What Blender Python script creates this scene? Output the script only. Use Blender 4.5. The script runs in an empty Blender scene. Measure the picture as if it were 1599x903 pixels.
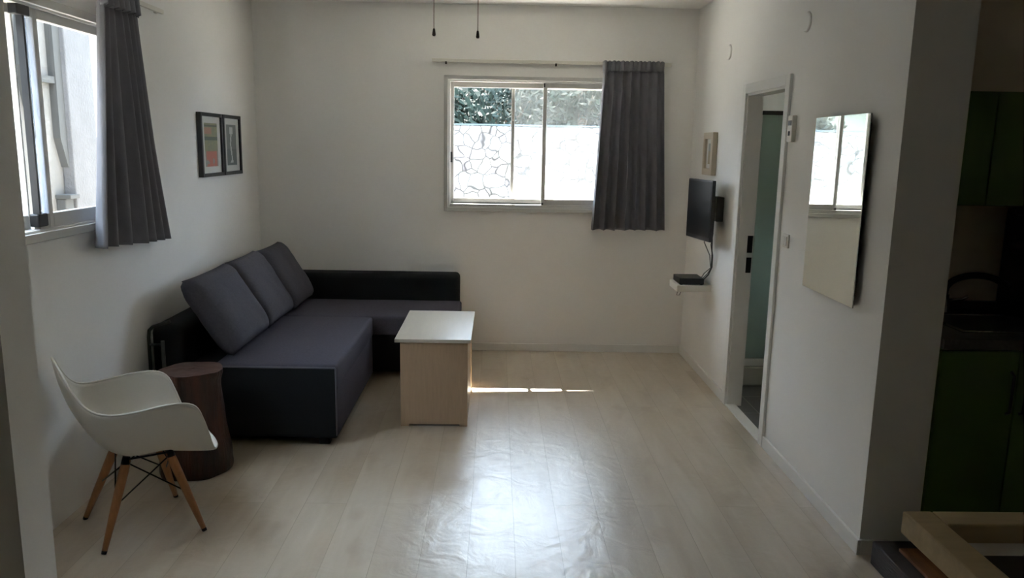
import bpy, bmesh, math, random
from mathutils import Vector, Matrix, noise
random.seed(7)
PI = math.pi
scn = bpy.context.scene
col = scn.collection

# ------------------------------------------------------------------ camera
F, PITCH, YAW, ROLL = 1220.23, 0.1800607, 0.0215358, 0.0184008
cp, sp, cy_, sy_ = math.cos(PITCH), math.sin(PITCH), math.cos(YAW), math.sin(YAW)
fw = Vector((sy_*cp, cy_*cp, -sp)); r0 = Vector((cy_, -sy_, 0)); u0 = r0.cross(fw)
rt = math.cos(ROLL)*r0 + math.sin(ROLL)*u0
up = -math.sin(ROLL)*r0 + math.cos(ROLL)*u0
cd = bpy.data.cameras.new('camera'); cam = bpy.data.objects.new('camera', cd); col.objects.link(cam)
M = Matrix((rt, up, -fw)).transposed().to_4x4(); M.translation = Vector((0, 0, 1.6))
cam.matrix_world = M
cd.sensor_width = 36.0; cd.sensor_fit = 'HORIZONTAL'; cd.lens = F*36.0/1599.0
cd.clip_start = 0.05; cd.clip_end = 200
scn.camera = cam

# ------------------------------------------------------------------ light and exposure
EXPOSURE = 4.12
SKY, SUN = 1.15, 9.0
w = bpy.data.worlds.new('sky'); scn.world = w; w.use_nodes = True
bg = w.node_tree.nodes['Background']; bg.inputs[0].default_value = (0.70, 0.86, 1.05, 1); bg.inputs[1].default_value = SKY
sl = bpy.data.lights.new('sun', 'SUN'); sl.energy = SUN; sl.angle = 0.004; sl.color = (1.0, 0.97, 0.92)
so = bpy.data.objects.new('sun', sl); col.objects.link(so); so.location = (-1, 12, 8)
so.rotation_euler = Vector((0.107, -1.0, -1.165)).to_track_quat('-Z', 'Y').to_euler()
scn.view_settings.view_transform = 'Standard'; scn.view_settings.look = 'None'
scn.view_settings.exposure = EXPOSURE; scn.view_settings.gamma = 1; scn.view_settings.use_curve_mapping = False
try:
    scn.cycles.max_bounces = 14; scn.cycles.diffuse_bounces = 9; scn.cycles.glossy_bounces = 6
    scn.cycles.transparent_max_bounces = 16
    scn.cycles.sample_clamp_indirect = 4.0
    scn.cycles.use_denoising = True
    scn.cycles.caustics_reflective = False; scn.cycles.caustics_refractive = False
except Exception:
    pass

# ------------------------------------------------------------------ materials
def srgb(h):
    h = h.lstrip('#'); c = [int(h[i:i+2], 16)/255 for i in (0, 2, 4)]
    return tuple(x/12.92 if x <= .04045 else ((x+.055)/1.055)**2.4 for x in c) + (1,)

def mat(name, color, rough=.6, metal=0, spec=.5, vary=.05, vscale=6, bump=0, bscale=80, stretch=(1, 1, 1), coat=0):
    m = bpy.data.materials.new(name); m.use_nodes = True
    nt = m.node_tree; b = nt.nodes['Principled BSDF']
    c = srgb(color) if isinstance(color, str) else tuple(color)+(1,)
    b.inputs['Roughness'].default_value = rough; b.inputs['Metallic'].default_value = metal
    b.inputs['Specular IOR Level'].default_value = spec; b.inputs['Coat Weight'].default_value = coat
    tc = nt.nodes.new('ShaderNodeTexCoord'); mp = nt.nodes.new('ShaderNodeMapping'); mp.inputs['Scale'].default_value = stretch
    nt.links.new(tc.outputs['Object'], mp.inputs[0])
    n = nt.nodes.new('ShaderNodeTexNoise'); n.inputs['Scale'].default_value = vscale; n.inputs['Detail'].default_value = 5
    nt.links.new(mp.outputs[0], n.inputs['Vector'])
    r = nt.nodes.new('ShaderNodeValToRGB')
    r.color_ramp.elements[0].position = .3; r.color_ramp.elements[1].position = .7
    r.color_ramp.elements[0].color = tuple(x*(1-vary) for x in c[:3])+(1,)
    r.color_ramp.elements[1].color = tuple(min(1, x*(1+vary)) for x in c[:3])+(1,)
    nt.links.new(n.outputs['Fac'], r.inputs[0]); nt.links.new(r.outputs[0], b.inputs['Base Color'])
    if bump:
        n2 = nt.nodes.new('ShaderNodeTexNoise'); n2.inputs['Scale'].default_value = bscale; n2.inputs['Detail'].default_value = 4
        nt.links.new(mp.outputs[0], n2.inputs['Vector'])
        bp = nt.nodes.new('ShaderNodeBump'); bp.inputs['Strength'].default_value = bump; bp.inputs['Distance'].default_value = .01
        nt.links.new(n2.outputs['Fac'], bp.inputs['Height']); nt.links.new(bp.outputs[0], b.inputs['Normal'])
    return m

def glass_mat(name, haze=0.0, gloss=.06, tint=(1, 1, 1)):
    m = bpy.data.materials.new(name); m.use_nodes = True; nt = m.node_tree; nt.nodes.clear()
    out = nt.nodes.new('ShaderNodeOutputMaterial')
    tr = nt.nodes.new('ShaderNodeBsdfTransparent'); tr.inputs[0].default_value = tuple(tint)+(1,)
    gl = nt.nodes.new('ShaderNodeBsdfGlossy'); gl.inputs['Roughness'].default_value = .02
    mx = nt.nodes.new('ShaderNodeMixShader'); mx.inputs[0].default_value = gloss
    nt.links.new(tr.outputs[0], mx.inputs[1]); nt.links.new(gl.outputs[0], mx.inputs[2])
    last = mx
    if haze:
        df = nt.nodes.new('ShaderNodeBsdfTranslucent'); df.inputs[0].default_value = (.85, .87, .85, 1)
        n = nt.nodes.new('ShaderNodeTexNoise'); n.inputs['Scale'].default_value = 5
        tc = nt.nodes.new('ShaderNodeTexCoord'); nt.links.new(tc.outputs['Object'], n.inputs['Vector'])
        ma = nt.nodes.new('ShaderNodeMath'); ma.operation = 'MULTIPLY'; ma.inputs[1].default_value = haze*2
        nt.links.new(n.outputs['Fac'], ma.inputs[0])
        m2 = nt.nodes.new('ShaderNodeMixShader'); nt.links.new(ma.outputs[0], m2.inputs[0])
        nt.links.new(mx.outputs[0], m2.inputs[1]); nt.links.new(df.outputs[0], m2.inputs[2]); last = m2
    nt.links.new(last.outputs[0], out.inputs[0]); return m

def floor_mat():
    m = bpy.data.materials.new('laminate'); m.use_nodes = True; nt = m.node_tree; b = nt.nodes['Principled BSDF']
    L = nt.links.new
    tc = nt.nodes.new('ShaderNodeTexCoord')
    mp = nt.nodes.new('ShaderNodeMapping'); mp.inputs['Rotation'].default_value = (0, 0, PI/2); mp.inputs['Location'].default_value = (0.3, 0.095, 0)
    L(tc.outputs['Object'], mp.inputs[0])
    br = nt.nodes.new('ShaderNodeTexBrick'); br.inputs['Scale'].default_value = 1
    br.inputs['Brick Width'].default_value = 2.2; br.inputs['Row Height'].default_value = .1875
    br.inputs['Mortar Size'].default_value = .0016; br.inputs['Mortar Smooth'].default_value = .3; br.offset = .37
    br.inputs['Color1'].default_value = (0, 0, 0, 1); br.inputs['Color2'].default_value = (1, 1, 1, 1); br.inputs['Mortar'].default_value = (.5, .5, .5, 1)
    L(mp.outputs[0], br.inputs[0])
    # long grain along the boards
    g = nt.nodes.new('ShaderNodeMapping'); g.inputs['Scale'].default_value = (14, 1.6, 1)
    add = nt.nodes.new('ShaderNodeVectorMath'); add.operation = 'ADD'
    L(tc.outputs['Object'], add.inputs[0]); sc = nt.nodes.new('ShaderNodeVectorMath'); sc.operation = 'SCALE'; sc.inputs['Scale'].default_value = 7
    L(br.outputs['Color'], sc.inputs[0]); L(sc.outputs[0], add.inputs[1]); L(add.outputs[0], g.inputs[0])
    gn = nt.nodes.new('ShaderNodeTexNoise'); gn.inputs['Scale'].default_value = 1; gn.inputs['Detail'].default_value = 8; gn.inputs['Distortion'].default_value = .6
    L(g.outputs[0], gn.inputs['Vector'])
    g2 = nt.nodes.new('ShaderNodeMapping'); g2.inputs['Scale'].default_value = (5, 1.3, 1); L(add.outputs[0], g2.inputs[0])
    bn = nt.nodes.new('ShaderNodeTexNoise'); bn.inputs['Scale'].default_value = 1.0; bn.inputs['Detail'].default_value = 3
    L(g2.outputs[0], bn.inputs['Vector'])
    r = nt.nodes.new('ShaderNodeValToRGB'); e = r.color_ramp.elements
    e[0].position = .25; e[0].color = srgb('#ad9b82'); e[1].position = .75; e[1].color = srgb('#d2c6b4')
    mm = nt.nodes.new('ShaderNodeMath'); mm.operation = 'MULTIPLY_ADD'; mm.inputs[1].default_value = .45
    L(gn.outputs['Fac'], mm.inputs[0])
    m3 = nt.nodes.new('ShaderNodeMath'); m3.operation = 'MULTIPLY'; m3.inputs[1].default_value = .62; L(bn.outputs['Fac'], m3.inputs[0]); L(m3.outputs[0], mm.inputs[2])
    L(mm.outputs[0], r.inputs[0])
    # knots
    kn = nt.nodes.new('ShaderNodeMapping'); kn.inputs['Scale'].default_value = (7, 3.4, 1); L(add.outputs[0], kn.inputs[0])
    vo = nt.nodes.new('ShaderNodeTexNoise'); vo.inputs['Scale'].default_value = 1.0; vo.inputs['Detail'].default_value = 2; L(kn.outputs[0], vo.inputs['Vector'])
    kr = nt.nodes.new('ShaderNodeValToRGB'); kr.color_ramp.elements[0].position = .60; kr.color_ramp.elements[0].color = (0, 0, 0, 1)
    kr.color_ramp.elements[1].position = .86; kr.color_ramp.elements[1].color = (.5, .5, .5, 1); L(vo.outputs['Fac'], kr.inputs[0])
    mk = nt.nodes.new('ShaderNodeMixRGB'); mk.inputs[2].default_value = srgb('#8d7355'); L(kr.outputs[0], mk.inputs[0]); L(r.outputs[0], mk.inputs[1])
    mx = nt.nodes.new('ShaderNodeMixRGB'); mx.inputs[2].default_value = srgb('#a8997f'); L(br.outputs['Fac'], mx.inputs[0]); L(mk.outputs[0], mx.inputs[1])
    L(mx.outputs[0], b.inputs['Base Color'])
    rr = nt.nodes.new('ShaderNodeMapRange'); rr.inputs[3].default_value = .28; rr.inputs[4].default_value = .42; L(gn.outputs['Fac'], rr.inputs[0]); L(rr.outputs[0], b.inputs['Roughness'])
    bp = nt.nodes.new('ShaderNodeBump'); bp.inputs['Strength'].default_value = .2; bp.inputs['Distance'].default_value = .004
    wv = nt.nodes.new('ShaderNodeTexNoise'); wv.inputs['Scale'].default_value = 22; wv.inputs['Detail'].default_value = 4; L(tc.outputs['Object'], wv.inputs['Vector'])
    sub = nt.nodes.new('ShaderNodeMath'); sub.operation = 'MULTIPLY_ADD'; sub.inputs[1].default_value = -1.5; L(br.outputs['Fac'], sub.inputs[0]); L(wv.outputs['Fac'], sub.inputs[2])
    b2 = nt.nodes.new('ShaderNodeBump'); b2.inputs['Strength'].default_value = .35; b2.inputs['Distance'].default_value = .012
    w2 = nt.nodes.new('ShaderNodeTexNoise'); w2.inputs['Scale'].default_value = 6.5; w2.inputs['Detail'].default_value = 5; w2.inputs['Distortion'].default_value = 1.2
    L(tc.outputs['Object'], w2.inputs['Vector']); L(w2.outputs['Fac'], b2.inputs['Height']); L(b2.outputs[0], bp.inputs['Normal'])
    L(sub.outputs[0], bp.inputs['Height']); L(bp.outputs[0], b.inputs['Normal']); L(bp.outputs[0], b.inputs['Coat Normal'])
    b.inputs['Specular IOR Level'].default_value = .8; b.inputs['Coat Weight'].default_value = .9; b.inputs['Coat Roughness'].default_value = .34
    return m

def stone_mat():
    m = bpy.data.materials.new('fieldstone'); m.use_nodes = True; nt = m.node_tree; b = nt.nodes['Principled BSDF']; L = nt.links.new
    tc = nt.nodes.new('ShaderNodeTexCoord'); n = nt.nodes.new('ShaderNodeTexNoise'); n.inputs['Scale'].default_value = 2.5
    L(tc.outputs['Object'], n.inputs['Vector'])
    ad = nt.nodes.new('ShaderNodeMixRGB'); ad.inputs[0].default_value = .2; L(tc.outputs['Object'], ad.inputs[1]); L(n.outputs['Color'], ad.inputs[2])
    v = nt.nodes.new('ShaderNodeTexVoronoi'); v.feature = 'DISTANCE_TO_EDGE'; v.inputs['Scale'].default_value = 7.5; L(ad.outputs[0], v.inputs['Vector'])
    v2 = nt.nodes.new('ShaderNodeTexVoronoi'); v2.inputs['Scale'].default_value = 7.5; L(ad.outputs[0], v2.inputs['Vector'])
    r = nt.nodes.new('ShaderNodeValToRGB'); r.color_ramp.elements[0].position = .015; r.color_ramp.elements[0].color = (.02, .019, .018, 1)
    r.color_ramp.elements[1].position = .085; r.color_ramp.elements[1].color = (.22, .215, .21, 1); L(v.outputs['Distance'], r.inputs[0])
    mx = nt.nodes.new('ShaderNodeMixRGB'); mx.blend_type = 'MULTIPLY'; mx.inputs[0].default_value = .08; L(r.outputs[0], mx.inputs[1]); L(v2.outputs['Color'], mx.inputs[2])
    L(mx.outputs[0], b.inputs['Base Color']); b.inputs['Roughness'].default_value = .9
    bp = nt.nodes.new('ShaderNodeBump'); bp.inputs['Strength'].default_value = .6; bp.inputs['Distance'].default_value = .03; L(r.outputs[0], bp.inputs['Height']); L(bp.outputs[0], b.inputs['Normal'])
    return m

def tile_mat():
    m = bpy.data.materials.new('grey_tile'); m.use_nodes = True; nt = m.node_tree; b = nt.nodes['Principled BSDF']; L = nt.links.new
    tc = nt.nodes.new('ShaderNodeTexCoord'); br = nt.nodes.new('ShaderNodeTexBrick'); br.offset = 0; br.inputs['Scale'].default_value = 1
    br.inputs['Brick Width'].default_value = .33; br.inputs['Row Height'].default_value = .33; br.inputs['Mortar Size'].default_value = .004
    br.inputs['Color1'].default_value = srgb('#777876'); br.inputs['Color2'].default_value = srgb('#6d6e6c'); br.inputs['Mortar'].default_value = srgb('#9a9994')
    L(tc.outputs['Object'], br.inputs[0]); L(br.outputs['Color'], b.inputs['Base Color']); b.inputs['Roughness'].default_value = .35
    return m

def vcol_mat(name, rough=.5):
    m = bpy.data.materials.new(name); m.use_nodes = True; nt = m.node_tree; b = nt.nodes['Principled BSDF']
    a = nt.nodes.new('ShaderNodeAttribute'); a.attribute_name = 'art'
    n = nt.nodes.new('ShaderNodeTexNoise'); n.inputs['Scale'].default_value = 60
    mx = nt.nodes.new('ShaderNodeMixRGB'); mx.blend_type = 'OVERLAY'; mx.inputs[0].default_value = .25
    nt.links.new(a.outputs['Color'], mx.inputs[1]); nt.links.new(n.outputs['Fac'], mx.inputs[2])
    nt.links.new(mx.outputs[0], b.inputs['Base Color']); b.inputs['Roughness'].default_value = rough
    return m

WALL = mat('wall_paint', '#e9e8e5', .85, vary=.02, vscale=2, bump=.05, bscale=120, spec=.3)
CEIL = mat('ceiling_paint', '#ecebe7', .9, vary=.02, spec=.2)
TRIM = mat('trim_white', '#e2e1dd', .45, vary=.02)
FLOOR = floor_mat()
ALU = mat('aluminium_frame', '#bdbcb8', .45, metal=0, vary=.03)
ALUW = mat('aluminium_white', '#c9ccd2', .4, vary=.02)
BLACKP = mat('black_plastic', '#0c0c0e', .4, vary=.1)
GLASS = glass_mat('clear_glass', 0, .05)
HAZY = glass_mat('dusty_glass', .035, .05)
CURT = mat('curtain_cloth', '#7b7b80', .85, vary=.06, vscale=30, bump=.15, bscale=500, stretch=(1, 1, .4), spec=.15)
RAILW = mat('rail_white', '#d8d5cb', .5, vary=.02)
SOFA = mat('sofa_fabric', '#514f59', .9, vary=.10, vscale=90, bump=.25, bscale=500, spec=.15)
SOFAD = mat('sofa_fabric_shaded', '#1d1e20', .85, vary=.10, vscale=90, bump=.2, bscale=500, spec=.15)  # same sofa fabric, backlit shade of the end face put into the colour
PILL = mat('pillow_fabric', '#55545b', .9, vary=.10, vscale=90, bump=.25, bscale=500, spec=.15)
PIPE = mat('piping', '#5c5b63', .8, vary=.04)
TWOOD = mat('pale_laminate', '#b39a7e', .42, vary=.05, vscale=9, stretch=(10, 1, 1.0))
TTOP = mat('table_top_laminate', '#cbc4b6', .33, spec=.9, vary=.03, vscale=7, stretch=(6, 1, 1), coat=.1)
SHELL = mat('white_plastic_shell', '#c6c2b8', .32, vary=.015)
LEGW = mat('beech_wood', '#a06f44', .45, vary=.12, vscale=30, stretch=(4, 4, .5))
WIRE = mat('black_wire', '#101011', .4, metal=.5, vary=.05)
BARK = mat('dark_bark', '#381808', .5, vary=.75, vscale=7, stretch=(3, 3, .35), bump=.9, bscale=24, coat=.15)
LOGT = mat('log_cut', '#4a3127', .5, vary=.25, vscale=14, bump=.2, bscale=30, coat=.15)
TVB = mat('tv_casing', '#0e0e10', .35, vary=.05)
TVS = mat('tv_screen', '#040404', .3, spec=.2, vary=.05)
FRB = mat('frame_black', '#0d0c0c', .35, vary=.1)
MATW = mat('mat_board', '#cfcfca', .8, vary=.02)
FRW = mat('frame_whitewood', '#bfb39f', .5, vary=.05)
ART = vcol_mat('print_paper')
MIRR = mat('mirror_silver', (.86, .90, .87), .015, metal=1, vary=.0)
MIRE = mat('mirror_edge', '#1b211f', .3, vary=.05)
GREEN = mat('green_front', '#4e6a2c', .4, vary=.04, vscale=3)
CTOP = mat('dark_worktop', '#4c4844', .35, vary=.2, vscale=60)
CHROME = mat('chrome', '#9a9a9a', .18, metal=1, vary=.02)
DARKM = mat('dark_metal', '#2a2a2c', .35, metal=.6, vary=.05)
SPLASH = mat('splash_paint', '#eee0cf', .6, vary=.05)
RIMW = mat('rim_wood', '#b9a580', .55, vary=.10, vscale=8, stretch=(1, 6, 6))
ISLT = mat('island_top', '#c9c4be', .5, vary=.06, vscale=20)
HOB = mat('black_glass', '#08090a', .08, vary=.05)
STEPD = mat('step_dark_wood', '#2a2018', .6, vary=.3, vscale=5, stretch=(12, 1, 8), bump=.3, bscale=20)
STEPO = mat('step_tread_wood', '#7f4f26', .55, vary=.3, vscale=5, stretch=(14, 1, 8), bump=.3, bscale=20)
_nt = CURT.node_tree; _tl = _nt.nodes.new('ShaderNodeBsdfTranslucent'); _tl.inputs[0].default_value = srgb('#7d7f92')
_mx = _nt.nodes.new('ShaderNodeMixShader'); _mx.inputs[0].default_value = .05; _out = [n for n in _nt.nodes if n.type == 'OUTPUT_MATERIAL'][0]
_nt.links.new(_nt.nodes['Principled BSDF'].outputs[0], _mx.inputs[1]); _nt.links.new(_tl.outputs[0], _mx.inputs[2]); _nt.links.new(_mx.outputs[0], _out.inputs[0])
FROST = None
TILE = tile_mat()
WTILE = mat('white_tile', '#bfc0b8', .3, vary=.02)
PLAST = mat('white_plastic', '#dedbd2', .4, vary=.02)
PLGREY = mat('grey_plastic', '#77767a', .4, vary=.04)
STONE = stone_mat()
EARTH = mat('yard_ground', '#a39f96', .95, vary=.15, vscale=3)
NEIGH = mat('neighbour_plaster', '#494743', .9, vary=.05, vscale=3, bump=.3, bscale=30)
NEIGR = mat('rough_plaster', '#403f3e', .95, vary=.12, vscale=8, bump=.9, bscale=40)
SHADEGR = mat('shadow_grey', '#272724', .9, vary=.08, vscale=10)  # dark tone of the shadow shapes on the neighbour wall; added canopy shares it
FENCE = mat('fence_metal', '#3c4a50', .5, vary=.05)
LEAF = mat('leaf_green', '#1b241e', .8, vary=.45, vscale=3, spec=.1)
LEAFP = mat('leaf_pale', '#2b332e', .8, vary=.35, vscale=3, spec=.1)
TRUNK = mat('tree_bark', '#5a5047', .9, vary=.2, vscale=12)
FANM = mat('fan_enamel', '#d9d5ca', .4, vary=.02)
CORD = mat('cord_brass', '#5c4c36', .5, metal=.4, vary=.05)
KNOB = mat('knob_wood', '#2c2015', .5, vary=.15, vscale=60)
STEEL = mat('grey_tube', '#3c3d3a', .45, metal=.3, vary=.05)

fm = bpy.data.materials.new('frosted_acrylic'); fm.use_nodes = True; nt = fm.node_tree; nt.nodes.clear()
o_ = nt.nodes.new('ShaderNodeOutputMaterial'); d_ = nt.nodes.new('ShaderNodeBsdfDiffuse'); d_.inputs[0].default_value = srgb('#a9b5ac')
t_ = nt.nodes.new('ShaderNodeBsdfTranslucent'); t_.inputs[0].default_value = srgb('#b4c2b8')
m_ = nt.nodes.new('ShaderNodeMixShader'); m_.inputs[0].default_value = .45
wn = nt.nodes.new('ShaderNodeTexNoise'); wn.inputs['Scale'].default_value = 120
wb = nt.nodes.new('ShaderNodeBump'); wb.inputs['Strength'].default_value = .3; wb.inputs['Distance'].default_value = .003
nt.links.new(wn.outputs['Fac'], wb.inputs['Height']); nt.links.new(wb.outputs[0], d_.inputs['Normal'])
nt.links.new(d_.outputs[0], m_.inputs[1]); nt.links.new(t_.outputs[0], m_.inputs[2]); nt.links.new(m_.outputs[0], o_.inputs[0]); FROST = fm

# ------------------------------------------------------------------ mesh helpers
class MB:
    def __init__(s): s.bm = bmesh.new(); s.mats = []
    def _mi(s, m):
        if m is None: return 0
        if m not in s.mats: s.mats.append(m)
        return s.mats.index(m)
    def box(s, lo, hi, bev=0, m=None, seg=2, rot=None):
        t = bmesh.new(); bmesh.ops.create_cube(t, size=1)
        lo = Vector(lo); hi = Vector(hi); c = (lo+hi)/2; d = hi-lo
        for v in t.verts: v.co = Vector((v.co.x*d.x, v.co.y*d.y, v.co.z*d.z))
        if bev: bmesh.ops.bevel(t, geom=t.edges[:], offset=bev, segments=seg, profile=.5, affect='EDGES')
        for v in t.verts: v.co = (rot @ v.co if rot else v.co) + c
        s.merge(t, m); return s
    def merge(s, t, m=None):
        mi = s._mi(m); mp = {}
        for v in t.verts: mp[v] = s.bm.verts.new(v.co)
        for f in t.faces:
            try:
                nf = s.bm.faces.new([mp[v] for v in f.verts]); nf.material_index = mi; nf.smooth = f.smooth
            except ValueError: pass
        t.free()
    def tube(s, pts, r, seg=10, m=None, r2=None, cap=True):
        pts = [Vector(p) for p in pts]; n = len(pts); rings = []; mi = s._mi(m)
        ref = None
        for i, p in enumerate(pts):
            d = (pts[min(i+1, n-1)]-pts[max(i-1, 0)]).normalized()
            if ref is None: ref = d.orthogonal().normalized()
            a = (ref - d*ref.dot(d)).normalized(); ref = a; b = d.cross(a)
            rr = r[i] if isinstance(r, (list, tuple)) else (r if r2 is None else r+(r2-r)*i/(n-1))
            rings.append([s.bm.verts.new(p + a*math.cos(2*PI*k/seg)*rr + b*math.sin(2*PI*k/seg)*rr) for k in range(seg)])
        for i in range(n-1):
            for k in range(seg):
                f = s.bm.faces.new((rings[i][k], rings[i][(k+1) % seg], rings[i+1][(k+1) % seg], rings[i+1][k])); f.smooth = True; f.material_index = mi
        if cap:
            f = s.bm.faces.new(rings[0][::-1]); f.material_index = mi; f = s.bm.faces.new(rings[-1]); f.material_index = mi
        return s
    def grid(s, fn, nu, nv, m=None, smooth=True, closeu=False):
        mi = s._mi(m); V = [[s.bm.verts.new(fn(i/nu, j/nv)) for j in range(nv+1)] for i in range(nu+(0 if closeu else 1))]
        for i in range(nu):
            for j in range(nv):
                a = V[i]; b = V[(i+1) % len(V)]
                f = s.bm.faces.new((a[j], b[j], b[j+1], a[j+1])); f.smooth = smooth; f.material_index = mi
        return V
    def build(s, name, m, parent=None, bevel=0, solid=0, smooth=None, sub=0, origin=None):
        bmesh.ops.recalc_face_normals(s.bm, faces=s.bm.faces[:])
        me = bpy.data.meshes.new(name)
        if origin is not None:
            for v in s.bm.verts: v.co -= Vector(origin)
        s.bm.to_mesh(me); s.bm.free()
        for x in (s.mats if s.mats else [m]): me.materials.append(x if x is not None else m)
        o = bpy.data.objects.new(name, me); col.objects.link(o)
        if origin is not None: o.location = origin
        if parent is not None:
            o.parent = parent
            pm = world(parent); o.matrix_parent_inverse = pm.inverted()
        if solid:
            md = o.modifiers.new('thick', 'SOLIDIFY'); md.thickness = solid; md.offset = 0
        if bevel:
            md = o.modifiers.new('edge', 'BEVEL'); md.width = bevel; md.segments = 2; md.limit_method = 'ANGLE'
        if sub:
            md = o.modifiers.new('sub', 'SUBSURF'); md.levels = sub; md.render_levels = sub
        return o

def world(o):
    m = o.matrix_basis.copy() if hasattr(o, 'matrix_basis') else Matrix()
    if o.parent: m = world(o.parent) @ o.matrix_parent_inverse @ m
    return m

def empty(name, loc, label, cat, group=None):
    o = bpy.data.objects.new(name, None); col.objects.link(o); o.location = loc
    tag(o, label, cat, group); return o
def tag(o, label=None, cat=None, group=None, kind=None):
    if label: o['label'] = label
    if cat: o['category'] = cat
    if group: o['group'] = group
    if kind: o['kind'] = kind
    return o
def bx(name, m, lo, hi, parent=None, bev=0, rot=None):
    return MB().box(lo, hi, bev, m, rot=rot).build(name, m, parent)
def struct(name, o, label=None):
    o['kind'] = 'structure'
    if label: o['label'] = label
    return o

# ------------------------------------------------------------------ room
XL, XR, D, H = -1.82, 1.487, 6.045, 2.63
XE, YR = 3.3, -2.6      # kitchen side, rear
struct('floor', bx('floor', FLOOR, (XL-.2, YR-.1, -.08), (1.535, D+.2, 0)), 'pale oak laminate floor with long boards')
struct('floor_kitchen', bx('floor_kitchen', FLOOR, (1.535, YR-.1, -.08), (XE+.1, 3.55, 0)))
struct('floor_bathroom', bx('floor_bathroom', TILE, (1.535, 3.55, -.08), (XE+.1, D+.2, -.004)), 'grey tiled bathroom floor')
struct('ceiling', bx('ceiling', CEIL, (XL-.2, YR-.1, H), (XE+.1, D+.2, H+.15)), 'white ceiling')

def wall_with_hole(name, axis, c0, c1, a0, a1, holes, m=WALL, z1=H, z0=0):
    """axis 'x': wall spans x a0..a1 with thickness y c0..c1; axis 'y' the other way. holes: (h0,h1,z0,z1)"""
    mb = MB()
    def b(u0, u1, za, zb):
        if u1-u0 < 1e-4 or zb-za < 1e-4: return
        if axis == 'x': mb.box((u0, c0, za), (u1, c1, zb), m=m)
        else: mb.box((c0, u0, za), (c1, u1, zb), m=m)
    cur = a0
    for (h0, h1, hz0, hz1) in sorted(holes):
        b(cur, h0, z0, z1); b(h0, h1, z0, hz0); b(h0, h1, hz1, z1); cur = h1
    b(cur, a1, z0, z1)
    o = mb.build(name, m); o['kind'] = 'structure'; return o

WBX0, WBX1, WBZ0, WBZ1 = -.385, 1.10, 1.125, 2.10        # back window opening
WLY0, WLY1, WLZ0, WLZ1 = 2.42, 4.05, 1.215, 2.125        # left window opening
DY0, DY1, DZ = 4.105, 4.755, 1.935                        # bathroom door opening
wall_with_hole('wall_back', 'x', D, D+.2, XL-.2, XE+.1, [(WBX0, WBX1, WBZ0, WBZ1), (1.95, 2.55, 1.05, 1.6)])
wall_with_hole('wall_left', 'y', XL-.2, XL, YR-.1, D, [(WLY0, WLY1, WLZ0, WLZ1)])
wall_with_hole('wall_right', 'y', XR, XR+.085, 3.55, D, [(DY0, DY1, 0, DZ)])
struct('wall_pillar', bx('wall_pillar', WALL, (XR, 2.902, 0), (1.722, 3.55, H)))
struct('wall_kitchen', bx('wall_kitchen', SPLASH, (1.722, 3.48, 0), (XE, 3.60, H)))
struct('wall_kitchen_side', bx('wall_kitchen_side', WALL, (XE, YR, 0), (XE+.1, D, H)))
struct('wall_rear', bx('wall_rear', mat('rear_paint', '#cbc8c2', .85), (XL, YR-.1, 0), (XE, YR, H)))
struct('wall_near_left', bx('wall_near_left', WALL, (XL, 2.05, 0), (-1.316, 2.2, H)), 'end of a wall partition at the left edge')

# baseboards
struct('baseboard_back', bx('baseboard_back', TRIM, (-.22, D-.012, 0), (XR, D, .062), bev=.003))
def bb(name, y0, y1): struct(name, bx(name, TRIM, (XR-.013, y0, 0), (XR, y1, .065), bev=.003))
bb('baseboard_right', 4.815, D-.012); bb('baseboard_right_near', 2.889, 4.045)
struct('baseboard_pillar', bx('baseboard_pillar', TRIM, (XR, 2.889, 0), (1.60, 2.902, .065), bev=.003))

# door casing and lining
mb = MB()
mb.box((XR-.016, DY1, 0), (XR, DY1+.058, DZ+.055), .003, TRIM).box((XR-.016, DY0-.06, 0), (XR, DY0, DZ+.055), .003, TRIM)
mb.box((XR-.016, DY0, DZ), (XR, DY1, DZ+.055), .003, TRIM)
mb.box((XR, DY1-.012, 0), (XR+.090, DY1, DZ), m=TRIM).box((XR, DY0, 0), (XR+.090, DY0+.012, DZ), m=TRIM).box((XR, DY0+.012, DZ-.012), (XR+.090, DY1-.012, DZ), m=TRIM)
door = struct('door_1', mb.build('door_1', TRIM), 'white bathroom door frame')
mb = MB(); mb.box((XR+.055, DY1-.0165, .985), (XR+.086, DY1-.012, 1.09), .001, BLACKP).box((XR+.055, DY1-.0165, .86), (XR+.086, DY1-.012, .955), .001, BLACKP)
mb.build('strike_plate', BLACKP, door)
bx('threshold', TRIM, (XR-.012, DY0+.0, 0), (XR+.055, DY1, .010), door, bev=.003)

# bathroom interior: shower tray, enclosure
bath = empty('shower_enclosure', (2.0, 5.2, 0), 'frosted shower enclosure with grey top rail seen through the narrow doorway', 'shower')
bx('shower_tray', WTILE, (1.60, 5.18, -.003), (2.75, D-.002, .135), bath, bev=.012)
bx('bottom_rail', TRIM, (1.70, 5.19, .135), (2.75, 5.225, .19), bath, bev=.004)
bx('top_rail', DARKM, (1.70, 5.19, 1.835), (2.75, 5.225, 1.862), bath, bev=.003)
bx('post', TRIM, (1.70, 5.19, .19), (1.73, 5.225, 1.835), bath, bev=.003)
bx('frosted_panel', FROST, (1.73, 5.203, .19), (2.75, 5.211, 1.835), bath)
struct('wall_shower_return', bx('wall_shower_return', WTILE, (1.597, 5.19, .135), (1.70, 5.23, H)))
w3 = MB()  # added unseen window behind the shower, brings daylight to the frosted panel
for lo, hi in (((1.95, D+.05, 1.05), (2.0, D+.1, 1.6)), ((2.5, D+.05, 1.05), (2.55, D+.1, 1.6)), ((2.0, D+.05, 1.05), (2.5, D+.1, 1.1)), ((2.0, D+.05, 1.55), (2.5, D+.1, 1.6))):
    w3.box(lo, hi, .004, ALU)
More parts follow.
